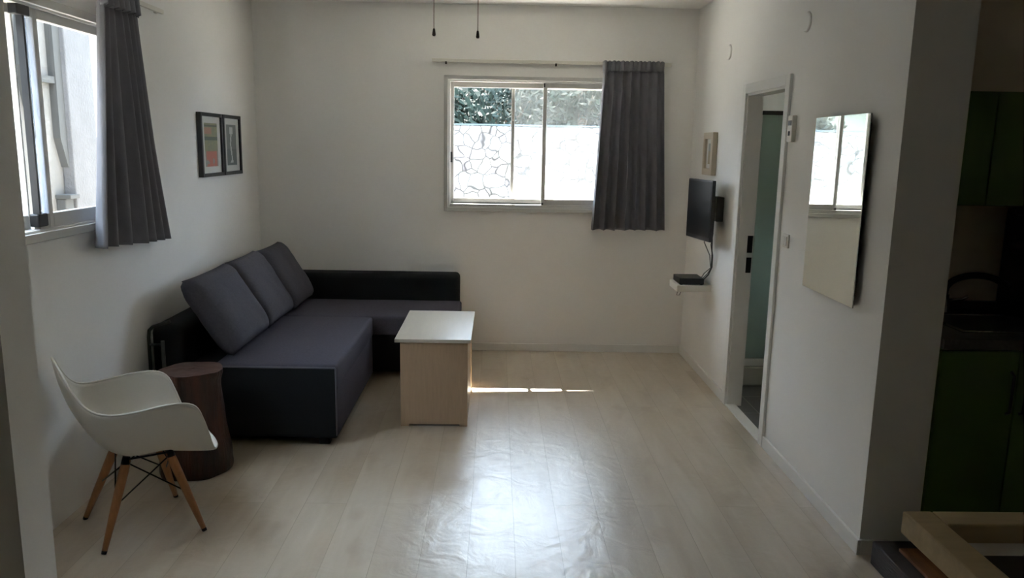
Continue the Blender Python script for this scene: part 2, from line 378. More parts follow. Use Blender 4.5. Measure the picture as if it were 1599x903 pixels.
w3 = struct('fill_light_window', w3.build('fill_light_window', ALU)); bx('pane', HAZY, (2.0, D+.07, 1.1), (2.5, D+.074, 1.55), w3)

# ------------------------------------------------------------------ windows
def win_back():
    fr = MB(); y0 = D-.018; m = ALU
    X0, X1, Z0, Z1 = -.405, 1.12, 1.106, 2.118
    def ring(mb, x0, x1, z0, z1, wd, ya, yb, bev=.003, wb=None, wt=None, wr=None):
        wb = wb or wd; wt = wt or wd; wr = wr or wd
        mb.box((x0, ya, z0), (x0+wd, yb, z1), bev, m).box((x1-wr, ya, z0), (x1, yb, z1), bev, m)
        mb.box((x0+wd, ya, z0), (x1-wr, yb, z0+wb), bev, m).box((x0+wd, ya, z1-wt), (x1-wr, yb, z1), bev, m)
    ring(fr, X0, X1, Z0, Z1, .030, D-.020, D+.0, .002)                # face trim on the plaster
    ring(fr, X0+.012, X1-.012, Z0+.012, Z1-.012, .030, D-.004, D+.15, .002)   # box frame
    ring(fr, X0+.040, X1-.040, Z0+.040, Z1-.032, .006, D+.0, D+.04, .002, wb=.016)
    fr.box((X0+.03, D+.045, Z0+.04), (X1-.03, D+.05, Z0+.065), m=m)
    w = struct('window_1', fr.build('window_1', ALU), 'grey aluminium sliding window in the far wall')
    # fixed left sash (rear track) and right sash (front track)
    s1 = MB(); ring(s1, -.368, .372, 1.152, 2.075, .034, D+.045, D+.07, .003, wb=.052, wt=.038, wr=.022)
    a = s1.build('sash', ALU, w); bx('pane', GLASS, (-.335, D+.056, 1.203), (.352, D+.060, 2.038), a)
    s2 = MB(); ring(s2, .340, 1.085, 1.146, 2.078, .030, D+.012, D+.038, .003, wb=.060, wt=.040)
    b = s2.build('sash', ALU, w); bx('pane', GLASS, (.369, D+.022, 1.205), (1.056, D+.026, 2.039), b)
    s3 = MB(); ring(s3, .103, 1.085, 1.152, 2.075, .026, D+.095, D+.12, .003, wb=.052, wt=.038)
    c = s3.build('sash', ALU, w); bx('pane', HAZY, (.128, D+.106, 1.203), (1.06, D+.110, 2.038), c)
    c['label'] = 'outer sash with dusty pane'
    bx('lock', BLACKP, (-.362, D+.036, 1.475), (-.345, D+.046, 1.555), a, bev=.003)
    e = MB(); e.box((.340, D+.006, 2.045), (.352, D+.013, 2.075), .002, BLACKP); e.build('end_cap', BLACKP, b)
    e = MB(); e.box((.344, D+.006, 1.15), (.356, D+.013, 1.178), .002, BLACKP); e.build('end_cap', BLACKP, b)
    return w
win_back()

def win_left():
    m = ALU; fr = MB(); x = XL
    Y0, Y1, Z0, Z1 = 2.40, 4.07, 1.195, 2.145
    def ring(mb, y0, y1, z0, z1, wd, xa, xb, bev=.003, wb=None, wt=None):
        wb = wb or wd; wt = wt or wd
        mb.box((xa, y0, z0), (xb, y0+wd, z1), bev, m).box((xa, y1-wd, z0), (xb, y1, z1), bev, m)
        mb.box((xa, y0+wd, z0), (xb, y1-wd, z0+wb), bev, m).box((xa, y0+wd, z1-wt), (xb, y1-wd, z1), bev, m)
    ring(fr, Y0, Y1, Z0, Z1, .035, x, x+.020, .002)
    ring(fr, Y0+.012, Y1-.012, Z0+.012, Z1-.012, .033, x-.15, x+.004, .002)
    w = struct('window_2', fr.build('window_2', ALU), 'grey aluminium sliding window in the left wall')
    s1 = MB(); ring(s1, 3.234, 4.03, 1.235, 2.11, .030, x-.036, x-.008, .004, wb=.064, wt=.048)
    s1.box((x-.036, 3.165, 1.235), (x-.008, 3.234, 1.299), .003, m).box((x-.036, 3.165, 2.062), (x-.008, 3.234, 2.11), .003, m)
    a = s1.build('sash', ALU, w); bx('pane', GLASS, (x-.024, 3.264, 1.299), (x-.020, 3.98, 2.062), a)
    bx('pane', glass_mat('bluish_glass', .03, .08, (.86, .91, 1.0)), (x-.024, 3.172, 1.299), (x-.020, 3.234, 2.062), a)
    bx('gasket', BLACKP, (x-.030, 3.158, 1.25), (x-.004, 3.172, 2.10), a)
    s2 = MB(); ring(s2, 2.44, 3.172, 1.235, 2.11, .012, x-.075, x-.048, .004, wb=.060, wt=.045)
    b = s2.build('sash', ALU, w); bx('pane', GLASS, (x-.064, 2.452, 1.295), (x-.060, 3.16, 2.065), b)
    e = MB(); e.box((x-.034, 3.12, 2.062), (x+.0, 3.205, 2.112), .003, BLACKP); e.build('end_cap', BLACKP, a)
    e = MB(); e.box((x-.034, 3.135, 1.25), (x+.004, 3.205, 1.302), .006, BLACKP); e.build('end_cap', BLACKP, a)
win_left()

# ------------------------------------------------------------------ outside
struct('ground_outside', bx('ground_outside', EARTH, (-14, D+.2, -.3), (16, 30, -.15)))
struct('ground_alley', bx('ground_alley', EARTH, (-14, -8, -.3), (XL-.2, D+.2, -.15)))
mb = MB()
def stonewall(u, v): return Vector((-9+18*u, 10.5 + .05*noise.noise(Vector((u*60, v*9, 3))), -.2 + 2.06*v))
mb.grid(stonewall, 160, 20, STONE, smooth=False); mb.box((-9, 10.58, -.2), (9, 10.95, 1.85), m=STONE)
struct('wall_garden', mb.build('wall_garden', STONE), 'bright rubble stone garden wall')
fe = empty('garden_fence', (0, 10.7, 1.85), 'thin dark metal fence rail along the top of the stone garden wall', 'fence')
bx('rail', FENCE, (-6, 10.68, 1.875), (6, 10.71, 1.895), fe)
for i in range(13):
    bx('post', FENCE, (-6.0+i, 10.68, 1.84), (-5.97+i, 10.71, 1.88), fe)
# added unseen canopy outside, edge skewed so only a sliver of sun passes
mb = MB(); t = bmesh.new()
EZ = 2.365
def pt(x, y, z): return mb.bm.verts.new((x, y, z))
xa, xb = -2.6, 2.6
def ey(x): return 7.0 - .001 + .072*(x+.45)/1.15
vs = [pt(xa, D+.2, EZ), pt(xb, D+.2, EZ), pt(xb, ey(xb), EZ), pt(xa, ey(xa), EZ), pt(xa, D+.2, EZ+.08), pt(xb, D+.2, EZ+.08), pt(xb, ey(xb), EZ+.08), pt(xa, ey(xa), EZ+.08)]
for f in ((0, 1, 2, 3), (7, 6, 5, 4), (0, 4, 5, 1), (1, 5, 6, 2), (2, 6, 7, 3), (3, 7, 4, 0)): mb.bm.faces.new([vs[i] for i in f])
struct('sun_trim_canopy', mb.build('sun_trim_canopy', SHADEGR))
# neighbouring building across the side alley
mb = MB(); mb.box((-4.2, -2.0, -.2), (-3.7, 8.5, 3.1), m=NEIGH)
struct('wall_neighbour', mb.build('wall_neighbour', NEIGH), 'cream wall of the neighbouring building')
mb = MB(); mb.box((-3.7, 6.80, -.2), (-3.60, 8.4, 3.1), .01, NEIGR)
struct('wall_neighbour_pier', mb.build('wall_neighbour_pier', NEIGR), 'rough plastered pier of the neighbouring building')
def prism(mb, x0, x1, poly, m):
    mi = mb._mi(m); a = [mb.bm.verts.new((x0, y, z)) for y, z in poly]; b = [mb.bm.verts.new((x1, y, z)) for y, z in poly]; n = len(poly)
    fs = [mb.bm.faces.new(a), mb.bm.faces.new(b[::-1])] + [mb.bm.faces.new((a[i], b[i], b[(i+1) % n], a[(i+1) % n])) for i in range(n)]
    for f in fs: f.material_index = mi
mb = MB(); prism(mb, -3.70, -3.64, [(6.70, 3.1), (6.70, 1.60), (6.785, 1.36), (6.80, 1.36), (6.80, 3.1)], SHADEGR)  # solid strip and arm in place of a cast shadow beside the pier
mb.box((-3.70, 6.45, 2.045), (-3.65, 6.70, 2.10), m=SHADEGR)
struct('wall_neighbour_shadow', mb.build('wall_neighbour_shadow', SHADEGR), 'dark grey strip with a short side arm standing in for a shadow on the neighbouring wall')
mb = MB(); prism(mb, -3.70, -3.65, [(6.30, 2.55), (6.41, 2.55), (6.43, 2.02), (6.40, 1.60), (6.31, 1.85), (6.24, 2.15)], SHADEGR)  # diagonal shadow shape built as a dark slab
o = mb.build('shadow_slant', SHADEGR); tag(o, 'grey slanted shape standing in for a shadow seen through the narrow left pane', 'shadow shape')
ub = empty('shadow_block', (-3.66, 6.8, 0.8), 'small grey block standing in for a shadow patch low on the neighbouring wall beneath the strip', 'box')  # dark block in place of a shadow rectangle on the wall
bx('body', SHADEGR, (-3.70, 6.66, .70), (-3.62, 6.79, 1.10), ub, bev=.01); bx('lid', SHADEGR, (-3.70, 6.65, 1.10), (-3.57, 6.80, 1.135), ub, bev=.006)  # body and lid are both parts of the shadow stand-in block

def tree(x, y, base, h, r, leafm, n, label):
    root = empty('tree', (x, y, base), label, 'tree', 'trees beyond the garden wall')
    tk = MB(); tk.tube([(x, y, base), (x+.05, y, base+h*.35), (x-.05, y+.1, base+h*.8)], [.09, .07, .03], 8, TRUNK)
    for k in range(5):
        a = random.uniform(0, 2*PI); z = base+h*random.uniform(.3, .6)
        tk.tube([(x, y, z), (x+math.cos(a)*r*.4, y+math.sin(a)*r*.4, z+h*.15), (x+math.cos(a)*r*.7, y+math.sin(a)*r*.7, z+h*.22)], [.03, .02, .01], 6, TRUNK)
    tk.build('trunk', TRUNK, root)
    lf = MB(); cl = [(Vector((random.uniform(-.75, .75)*r, random.uniform(-.6, .6)*r, base+h*random.uniform(.18, 1.0))), random.uniform(.18, .42)*r) for _ in range(26)]
    lf._mi(leafm)
    for i in range(n):
        c, rr = random.choice(cl)
        p = Vector((x, y, 0)) + c + Vector((random.gauss(0, 1), random.gauss(0, 1), random.gauss(0, 1)))*rr*.5
        s = random.uniform(.025, .06)
        a = Vector((random.gauss(0, 1), random.gauss(0, 1), random.gauss(0, 1))).normalized(); b = a.orthogonal().normalized()
        v = [lf.bm.verts.new(p+q) for q in (a*s*1.6, b*s*.6, -a*s*1.6, -b*s*.6)]
        lf.bm.faces.new(v)
    lf.build('foliage', leafm, root)
for (x, y, h, r, m_, n, lb) in ((-1.0, 12.0, 3.1, .85, LEAF, 7000, 'dark green tree beyond the stone wall behind the clear left pane'),
                            (.25, 13.9, 3.6, .95, LEAFP, 7000, 'pale leaved tree farther up beyond the stone wall, between the two dark trees'),
                            (1.25, 12.0, 3.1, .8, LEAF, 7000, 'dark green tree beyond the stone wall behind the dusty right pane'),
                            (2.9, 13.7, 3.6, 1.0, LEAFP, 5000, 'pale leaved tree beyond the stone wall, mostly behind the grey curtain')):
    tree(x, y, .3, h, r, m_, n, lb)
struct('ground_terrace', bx('ground_terrace', EARTH, (-9, 10.95, -.3), (9, 16, .32)))
HILL = mat('hill_scrub', '#1a221d', .95, spec=.1, vary=.6, vscale=1.6, bump=.8, bscale=6)
mb = MB(); mb.grid(lambda a, b: Vector((-14+28*a, 15.0+9*b, .3+7.0*b**.8+.5*noise.noise(Vector((a*14, b*6, 0))))), 80, 30, HILL)
struct('hill_outside', mb.build('hill_outside', HILL), 'scrubby green hillside beyond the trees')

# ------------------------------------------------------------------ curtains and rails
def curtain(name, label, origin, uax, wax, top, bot, z0, z1, folds, amp, seed, m=CURT, zb2=None):
    """uax: unit vector along the wall, wax: away from the wall; top/bot: (u0,u1) extents; z0 bottom, z1 top"""
    rnd = random.Random(seed); ph = [rnd.uniform(-.5, .5) for _ in range(folds+3)]; am = [rnd.uniform(.6, 1.25) for _ in range(folds+3)]
    O = Vector(origin); U = Vector(uax); W = Vector(wax)
    root = empty(name, O+Vector((0, 0, 0)), label, 'curtain')
    zb2 = z0 if zb2 is None else zb2
    def f(a, b, off=0):
        s = 1-(1-b)   # b 0 top .. 1 bottom
        e = s**1.15
        u0 = top[0]+(bot[0]-top[0])*e; u1 = top[1]+(bot[1]-top[1])*e
        k = a*folds; i = int(k); fr = k-i
        wv = math.sin(2*PI*(k + .10*math.sin(2*PI*a*2.3+seed)*s))
        A = amp*(am[i]*(1-fr)+am[i+1]*fr)*(.45+.55*s)
        hd = min(1, max(0, (s-.0)/.09))
        A *= .55+.45*hd
        A += amp*.12*math.sin(9*a+seed+3*s)
        sk = .3*math.sin(2*PI*k*2+ph[i])*amp*.18*s
        z = z1+((z0+(zb2-z0)*a)-z1)*s
        lean = .02*math.sin(a*7+seed*2)*s
        return O + U*(u0+(u1-u0)*a + .25*A*math.cos(2*PI*k)) + W*(wv*A + sk + lean) + Vector((0, 0, z-O.z))
    mb = MB(); mb.grid(lambda a, b: f(a, b), folds*18, 60, m); mb.build('curtain_panel', m, root, solid=.004)
    # gathered header tape with pinch pleats
    hb = MB()
    def g(a, b):
        k = a*folds*2
        return O + U*(top[0]-.004+(top[1]-top[0]+.008)*a) + W*(amp*.22+.45*amp*math.sin(2*PI*a*folds)*(.4+.6*b)+.014*abs(math.sin(PI*k))**.5*(1-.5*b)) + Vector((0, 0, z1+.008*abs(math.sin(PI*k))-.075*b-O.z))
    hb.grid(g, folds*24, 8, m); hb.build('header', m, root, solid=.004)
    return root
curtain('curtain', 'dark grey pleated curtain bunched at the right side of the far window', (0, D-.068, 2.2), (1, 0, 0), (0, -1, 0), (.775, 1.222), (.715, 1.285), .985, 2.232, 7, .044, 3)
curtain('curtain', 'dark grey pleated curtain hanging beside the left wall window', (XL+.074, 0, 2.2), (0, 1, 0), (1, 0, 0), (3.60, 3.965), (3.44, 4.235), 1.125, 2.252, 7, .046, 8, zb2=1.085)
r1 = empty('curtain_rail', (.38, D, 2.22), 'thin white curtain rail above the far window', 'curtain rail')
bx('track', RAILW, (-.495, D-.030, 2.210), (1.29, D-.012, 2.236), r1, bev=.002)
for xg in (-.391, .427):
    g = MB(); g.box((xg-.006, D-.036, 2.196), (xg+.006, D-.016, 2.216), .002, KNOB); g.build('glider', KNOB, r1)
for xg in (-.45, .3, 1.0): bx('bracket', RAILW, (xg-.012, D-.014, 2.208), (xg+.012, D, 2.238), r1, bev=.002)
r2 = empty('curtain_rail', (XL, 3.3, 2.24), 'white curtain rail above the left window, mostly above the picture', 'curtain rail')
bx('track', RAILW, (XL+.012, 2.30, 2.262), (XL+.03, 4.4, 2.285), r2, bev=.002)
for yg in (2.4, 3.3, 4.35): bx('bracket', RAILW, (XL, yg-.012, 2.258), (XL+.014, yg+.012, 2.288), r2, bev=.002)

# ------------------------------------------------------------------ sofa
sf = empty('corner_sofa', (-1.2, 5.0, 0), 'dark grey fabric corner sofa along the left and far walls', 'sofa')
SX0, SXR, SY0, SYM = -1.80, -.835, 4.0, 5.20
def soft(name, lo, hi, m, bev=.03, seg=4, parent=sf, puff=0):
    mb = MB(); t = bmesh.new(); bmesh.ops.create_cube(t, size=1); lo = Vector(lo); hi = Vector(hi); c = (lo+hi)/2; d = hi-lo
    for v in t.verts: v.co = Vector((v.co.x*d.x, v.co.y*d.y, v.co.z*d.z))
    bmesh.ops.bevel(t, geom=t.edges[:], offset=bev, segments=seg, profile=.5, affect='EDGES')
    if puff:
        bmesh.ops.subdivide_edges(t, edges=[e for e in t.edges if e.calc_length() > .15], cuts=10, use_grid_fill=True)
        for v in t.verts:
            if v.co.z > d.z*.3: v.co.z += puff*max(0, (1-(2*v.co.x/d.x)**2))*max(0, (1-(2*v.co.y/d.y)**2))+.003*noise.noise(v.co*6+c)
    for v in t.verts: v.co += c
    for f in t.faces: f.smooth = True
    mb.merge(t, m); return mb.build(name, m, parent)
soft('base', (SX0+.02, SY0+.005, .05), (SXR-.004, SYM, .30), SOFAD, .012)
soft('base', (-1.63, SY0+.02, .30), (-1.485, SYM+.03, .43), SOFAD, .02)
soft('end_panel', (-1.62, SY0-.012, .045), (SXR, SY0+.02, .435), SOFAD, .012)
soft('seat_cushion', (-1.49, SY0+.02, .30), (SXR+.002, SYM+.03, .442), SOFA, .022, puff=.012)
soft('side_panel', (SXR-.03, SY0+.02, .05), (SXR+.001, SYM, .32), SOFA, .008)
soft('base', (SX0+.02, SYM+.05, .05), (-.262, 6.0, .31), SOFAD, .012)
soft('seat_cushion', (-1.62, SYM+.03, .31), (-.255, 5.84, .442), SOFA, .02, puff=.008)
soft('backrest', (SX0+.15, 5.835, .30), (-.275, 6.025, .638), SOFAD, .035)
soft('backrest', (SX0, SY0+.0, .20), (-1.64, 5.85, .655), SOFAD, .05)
mb = MB(); mb.tube([(-1.60, SY0-.010, .436), (SXR-.005, SY0-.010, .436), (SXR-.001, SY0-.010, .43), (SXR-.001, SY0-.010, .06)], .005, 8, PIPE)
mb.build('piping', PIPE, sf)
for (fx, fy) in ((-.91, 4.05), (-1.70, 4.05), (-.95, 5.1), (-.33, 5.3), (-.33, 5.93), (-1.7, 5.9)):
    bx('foot', BLACKP, (fx-.03, fy-.03, 0), (fx+.03, fy+.03, .05), sf, bev=.006)

def pillow(y0, y1, xb, xt, zb, zt, th, label, seed):
    cy = (y0+y1)/2; Wd = (y1-y0)/2*1.04
    up_ = Vector((xt-xb, 0, zt-zb)); Hh = up_.length/2; up_.normalize(); n = Vector((up_.z, 0, -up_.x)); n = n if n.x > 0 else -n
    c = Vector(((xb+xt)/2, cy, (zb+zt)/2)) - n*th*.35
    mb = MB(); rnd = random.Random(seed)
    def side(sg):
        def f(a, b):
            u = 2*a-1; v = 2*b-1
            pin = 1 - .055*(u*u)*(1-v*v) ; pin2 = 1 - .055*(v*v)*(1-u*u)
            # pinch edges between corners
            uu = u*(1-.025*(1-abs(v)**2.5)*abs(u)**3); vv = v*(1-.03*(1-abs(u)**2.5)*abs(v)**3)
            t = ((1-abs(u)**4.5)*(1-abs(v)**4.5)); t = max(t, 0)**.42
            wr = .010*noise.noise(Vector((u*2.2+seed, v*2.2, sg)))+.004*noise.noise(Vector((u*6+seed, v*5, sg)))
            sag = -.03*(1-v*v)*0
            return c + Vector((0, 1, 0))*uu*Wd + up_*vv*Hh + n*(sg*(th/2*t) + wr*t)
        return f
    mb.grid(side(1), 26, 26, PILL); mb.grid(side(-1), 26, 26, PILL)
    bmesh.ops.remove_doubles(mb.bm, verts=mb.bm.verts[:], dist=.0008)
    o = mb.build('throw_pillow', PILL); tag(o, label, 'pillow', 'back cushions on the corner sofa'); return o
pillow(4.09, 4.70, -1.345, -1.60, .505, .905, .17, 'grey square cushion on the sofa, nearest to the log stool', 1)
pillow(4.73, 5.27, -1.345, -1.60, .502, .905, .155, 'grey square cushion in the middle of the sofa row', 2)
pillow(5.30, 5.81, -1.335, -1.585, .500, .900, .145, 'grey square cushion in the sofa corner by the far wall', 3)

# folded tube frame between the sofa end and the wall
ft = empty('metal_tube_frame', (-1.76, 3.93, 0), 'grey metal tube frame leaning by the wall at the sofa end', 'frame')
MB().tube([(-1.785, 3.955, 0.0), (-1.785, 3.955, .60), (-1.78, 3.955, .635), (-1.76, 3.955, .655), (-1.72, 3.955, .668), (-1.67, 3.955, .685)], .009, 10, STEEL).build('tube', STEEL, ft)
MB().tube([(-1.715, 3.955, 0.0), (-1.715, 3.955, .58)], .010, 10, STEEL).build('tube', STEEL, ft)
MB().tube([(-1.785, 3.955, .56), (-1.715, 3.955, .56)], .007, 8, STEEL).build('crossbar', STEEL, ft)
MB().tube([(-1.785, 3.955, .12), (-1.715, 3.955, .12)], .007, 8, STEEL).build('crossbar', STEEL, ft)

# ------------------------------------------------------------------ coffee table
ct = empty('coffee_table', (-.35, 4.7, 0), 'pale wood-look box coffee table in front of the sofa', 'table')
bx('tabletop', TTOP, (-.566, 4.300, .500), (-.134, 5.085, .520), ct, bev=.0015)
mb = MB(); mb.box((-.536, 4.315, .012), (-.152, 4.333, .50), .001, TWOOD)
mb.build('front_panel', TWOOD, ct)
mb = MB(); mb.box((-.536, 4.315, .0), (-.490, 4.333, .012), 0, TWOOD); mb.build('foot', TWOOD, ct)
mb = MB(); mb.box((-.198, 4.315, .0), (-.152, 4.333, .012), 0, TWOOD); mb.build('foot', TWOOD, ct)
bx('rear_panel', TWOOD, (-.536, 5.045, 0), (-.152, 5.063, .50), ct)
bx('side_panel', TWOOD, (-.534, 4.333, .0), (-.516, 5.045, .50), ct)
bx('side_panel', TWOOD, (-.172, 4.333, .0), (-.154, 5.045, .50), ct)

# ------------------------------------------------------------------ log stool
LC = Vector((-1.462, 3.675, 0)); lg = empty('log_stool', LC, 'dark tree stump stool between white armchair and sofa', 'stool')
def logp(th, z):
    k = z/.515
    r = .130 + .034*(1-k)**2.2 + .010*math.exp(-((k-.98)/.05)**2)
    if k < .04: r -= .01*(1-k/.04)
    r += .010*math.sin(2*th+1) * (.6+.6*(1-k)) + .006*math.sin(5*th+k*3) + .006*noise.noise(Vector((math.cos(th)*3, math.sin(th)*3, k*4)))
    r += .014*math.exp(-((k-.22)/.12)**2)*max(0, math.cos(th+.6))
    return Vector((LC.x+.008*(1-k)*-1+math.cos(th)*r, LC.y+math.sin(th)*r, z))
mb = MB(); mb.grid(lambda a, b: logp(2*PI*a, .515*b), 72, 30, BARK, closeu=True)
mb.bm.faces.new([mb.bm.verts.new(logp(2*PI*i/72, 0)) for i in range(72)])
mb.build('trunk', BARK, lg)
mb = MB(); mb.grid(lambda a, b: Vector((LC.x, LC.y, .517)).lerp(logp(2*PI*a, .515), b)+Vector((0, 0, .002*noise.noise(Vector((a*9, b*5, 0))))), 72, 10, LOGT, closeu=True)
mb.build('cut_top', LOGT, lg)

# ------------------------------------------------------------------ white armchair
CC = Vector((-1.475, 3.104, 0)); ang = math.atan2(.212, .308)
Fv = Vector((math.cos(ang), math.sin(ang), 0)); Sv = Vector((math.sin(ang), -math.cos(ang), 0))
def L(f, s, z): return CC + Fv*f + Sv*s + Vector((0, 0, z))
ch = empty('armchair', CC, 'white plastic shell armchair with wooden legs at the left wall', 'chair')
half = [(.285, 0, .350), (.284, .09, .350), (.276, .155, .347), (.256, .200, .350), (.240, .222, .378), (.224, .236, .435), (.204, .247, .50), (.178, .257, .558), (.130, .265, .584), (.05, .268, .588),
        (-.04, .266, .580), (-.12, .250, .577), (-.175, .226, .590), (-.215, .198, .626), (-.245, .165, .683), (-.262, .125, .728), (-.272, .07, .752), (-.276, 0, .758)]
loop = half + [(f, -s, z) for f, s, z in half[-2:0:-1]]
def cr(pts, t):
    n = len(pts); k = t*n; i = int(math.floor(k)) % n; fr = k-math.floor(k)
    P = [Vector(pts[(i+j-1) % n]) for j in range(4)]
    return .5*((2*P[1]) + (P[2]-P[0])*fr + (2*P[0]-5*P[1]+4*P[2]-P[3])*fr**2 + (-P[0]+3*P[1]-3*P[2]+P[3])*fr**3)
base_c = Vector((.02, 0, .338))
def shell(a, b):
    R_ = cr(loop, a); s = b*PI/2
    h = math.sin(s)**.86; v = 1-math.cos(s)**.95
    if R_.z < .40: v = b**2.0
    elif R_.z < .5:
        q = (R_.z-.40)/.1; v = (1-q)*b**2.0+q*v
    x = base_c.x+(R_.x-base_c.x)*h; y = R_.y*h; z = base_c.z+(R_.z-base_c.z)*v
    # waterfall at the lip, recline in the back
    if R_.x < -.1: x += .02*math.sin(b*PI)*min(1, (-.1-R_.x)/.1)
    p = Vector((x, y, z))
    return L(p.x, p.y, p.z)
mb = MB(); mb.grid(shell, 120, 26, SHELL, closeu=True)
bmesh.ops.remove_doubles(mb.bm, verts=mb.bm.verts[:], dist=.0005)
o = mb.build('seat_shell', SHELL, ch, solid=.007)
# rolled rim
rp = [shell(i/120, 1.0) for i in range(121)]
MB().tube(rp, .0048, 8, SHELL, cap=False).build('rim', SHELL, ch)
feet = {'fl': (-1.519, 2.854), 'bl': (-1.740, 3.144), 'fr': (-1.198, 3.051), 'br': (-1.444, 3.367)}
def tolocal(x, y):
    d = Vector((x, y, 0))-CC; return d.dot(Fv), d.dot(Sv)
tops = {}
for k, (x, y) in feet.items():
    f, s = tolocal(x, y); tf, ts = f*.42+.015, s*.52
    tops[k] = (L(tf, ts, .336), Vector((x, y, 0)))
    a, b = tops[k]
    lgm = MB(); d = (b-a); lgm.tube([a, a+d*.12, a+d*.55, b-d*.035], [.016, .019, .0165, .0105], 12, LEGW); lo_ = lgm.build('leg', LEGW, ch)
    MB().tube([b-d*.035, b], [.0107, .010], 12, BLACKP).build('foot_cap', BLACKP, lo_)
    MB().tube([a-Vector((0, 0, .0))-d*.0+Vector((0, 0, .012)), a+d*.05], [.0145, .0185], 10, WIRE).build('bracket', WIRE, lo_)
def on(k, t): a, b = tops[k]; return a+(b-a)*t
wr = MB()
for (p, q) in (('fl', 'fr'), ('fr', 'br'), ('br', 'bl'), ('bl', 'fl')):
    wr.tube([on(p, .03), on(q, .50)], .0032, 8, WIRE); wr.tube([on(q, .03), on(p, .50)], .0032, 8, WIRE)
for (p, q) in (('fl', 'fr'), ('bl', 'br'), ('fl', 'bl'), ('fr', 'br')):
    wr.tube([on(p, .0), on(q, .0)], .0045, 8, WIRE)
wr.build('wire_brace', WIRE, ch)

# ------------------------------------------------------------------ pictures on the left wall
def art_print(name, lo, hi, ax, fn, parent, nx=24, nz=48):
    """vertical sheet in plane x=const (ax='x'); fn(u,v)->srgb hex; u along +y, v up"""
    bm = bmesh.new(); x = lo[0]
    vs = [[bm.verts.new((x, lo[1]+(hi[1]-lo[1])*i/nx, lo[2]+(hi[2]-lo[2])*j/nz)) for j in range(nz+1)] for i in range(nx+1)]
    me = bpy.data.meshes.new(name)
    cols = []
    for i in range(nx):
        for j in range(nz):
            f = bm.faces.new((vs[i][j], vs[i+1][j], vs[i+1][j+1], vs[i][j+1])); cols += [srgb(fn((i+.5)/nx, (j+.5)/nz))]*4
    bm.to_mesh(me); bm.free()
    at = me.color_attributes.new('art', 'FLOAT_COLOR', 'CORNER')
    for k, c in enumerate(cols): at.data[k].color = c
    me.materials.append(ART); o = bpy.data.objects.new(name, me); col.objects.link(o); o.parent = parent; o.matrix_parent_inverse = world(parent).inverted(); return o
def pic1(u, v):
    if v < .36: return '#b0695a' if (.1 < u < .9 and noise.noise(Vector((u*4, v*6, 1))) > -.25) else '#8a8f86'
    if .60 < v < .68: return '#4c5648'
    if .76 < v < .90 and u < .55: return '#a87f68'
    if .92 < v < .96: return '#545a48'
    return '#8a8a68' if noise.noise(Vector((u*5, v*8, 4))) > 0 else '#7f8468'
def pic2(u, v):
    c = .46+.05*math.sin(v*9)
    wdt = .06
    if v > .78: wdt = .17 if v < .93 else .0
    elif v < .12: wdt = .22-v
    if abs(u-c) < wdt and .06 < v < .94: return '#b9bcb9'
    return '#6b706d' if v > .4 else '#5c6462'
for (y0, y1, fn, lb) in ((4.852, 5.232, pic1, 'black framed narrow print in olive and coral, nearer one of the pair'), (5.248, 5.598, pic2, 'black framed grey print with a pale slender shape, farther of the pair')):
    z0, z1 = 1.381, 1.774; x = XL
    p = empty('picture_frame', (XL, (y0+y1)/2, z0), lb, 'picture')
    fb = MB(); t_ = .022
    fb.box((x, y0, z0), (x+.030, y0+t_, z1), .002, FRB).box((x, y1-t_, z0), (x+.030, y1, z1), .002, FRB)
    fb.box((x, y0+t_, z0), (x+.030, y1-t_, z0+t_), .002, FRB).box((x, y0+t_, z1-t_), (x+.030, y1-t_, z1), .002, FRB)
    fb.build('frame', FRB, p); bx('mat_board', MATW, (x+.002, y0+t_, z0+t_), (x+.016, y1-t_, z1-t_), p)
    art_print('print', (x+.0168, y0+.078, z0+.062), (x+.0168, y1-.078, z1-.062), 'x', fn, p)

# ------------------------------------------------------------------ right wall things
# pale frame
p = empty('picture_frame', (XR, 5.48, 1.43), 'small pale wooden framed picture above the television', 'picture')
fb = MB(); y0, y1, z0, z1 = 5.345, 5.585, 1.432, 1.722; x = XR
for lo, hi in (((x-.035, y0, z0), (x, y0+.045, z1)), ((x-.035, y1-.045, z0), (x, y1, z1)), ((x-.035, y0+.045, z0), (x, y1-.045, z0+.045)), ((x-.035, y0+.045, z1-.045), (x, y1-.045, z1))): fb.box(lo, hi, .003, FRW)
fb.build('frame', FRW, p); bx('mat_board', MATW, (x-.018, y0+.045, z0+.045), (x-.002, y1-.045, z1-.045), p)
art_print('print', (x-.0186, y0+.085, z0+.075), (x-.0186, y1-.085, z1-.075), 'x', lambda u, v: '#8d8468' if v < .6 else '#8a8f8c', p, 8, 16)

# television on its bracket
tv = empty('television', (1.40, 5.2, 1.2), 'black flat television on a bracket on the right wall', 'television')
pr = Vector((1.372, 4.985)); pl = Vector((1.316, 5.385)); dv = (pl-pr).normalized(); a_tv = math.atan2(dv.y, dv.x)-PI/2
rotz = Matrix.Rotation(a_tv, 3, 'Z')
ctr = Vector(((pr.x+pl.x)/2, (pr.y+pl.y)/2, 1.213)); wT = (pl-pr).length; hT = .395
def tvb(name, m, off, size, bev=.003, parent=tv):
    c = ctr + rotz @ Vector(off); s = Vector(size)/2
    return MB().box(c-s, c+s, bev, m, rot=rotz).build(name, m, parent)
body = tvb('casing', TVB, (.012, 0, 0), (.024, wT, hT), .004)
tvb('screen', TVS, (-.0005, 0, .008), (.003, wT-.022, hT-.038), 0)
tvb('rear_housing', TVB, (.036, -.01, -.03), (.030, wT*.72, hT*.66), .01)
MB().box((1.44, 5.10, 1.14), (XR, 5.22, 1.30), .004, BLACKP).build('wall_bracket', BLACKP, tv)

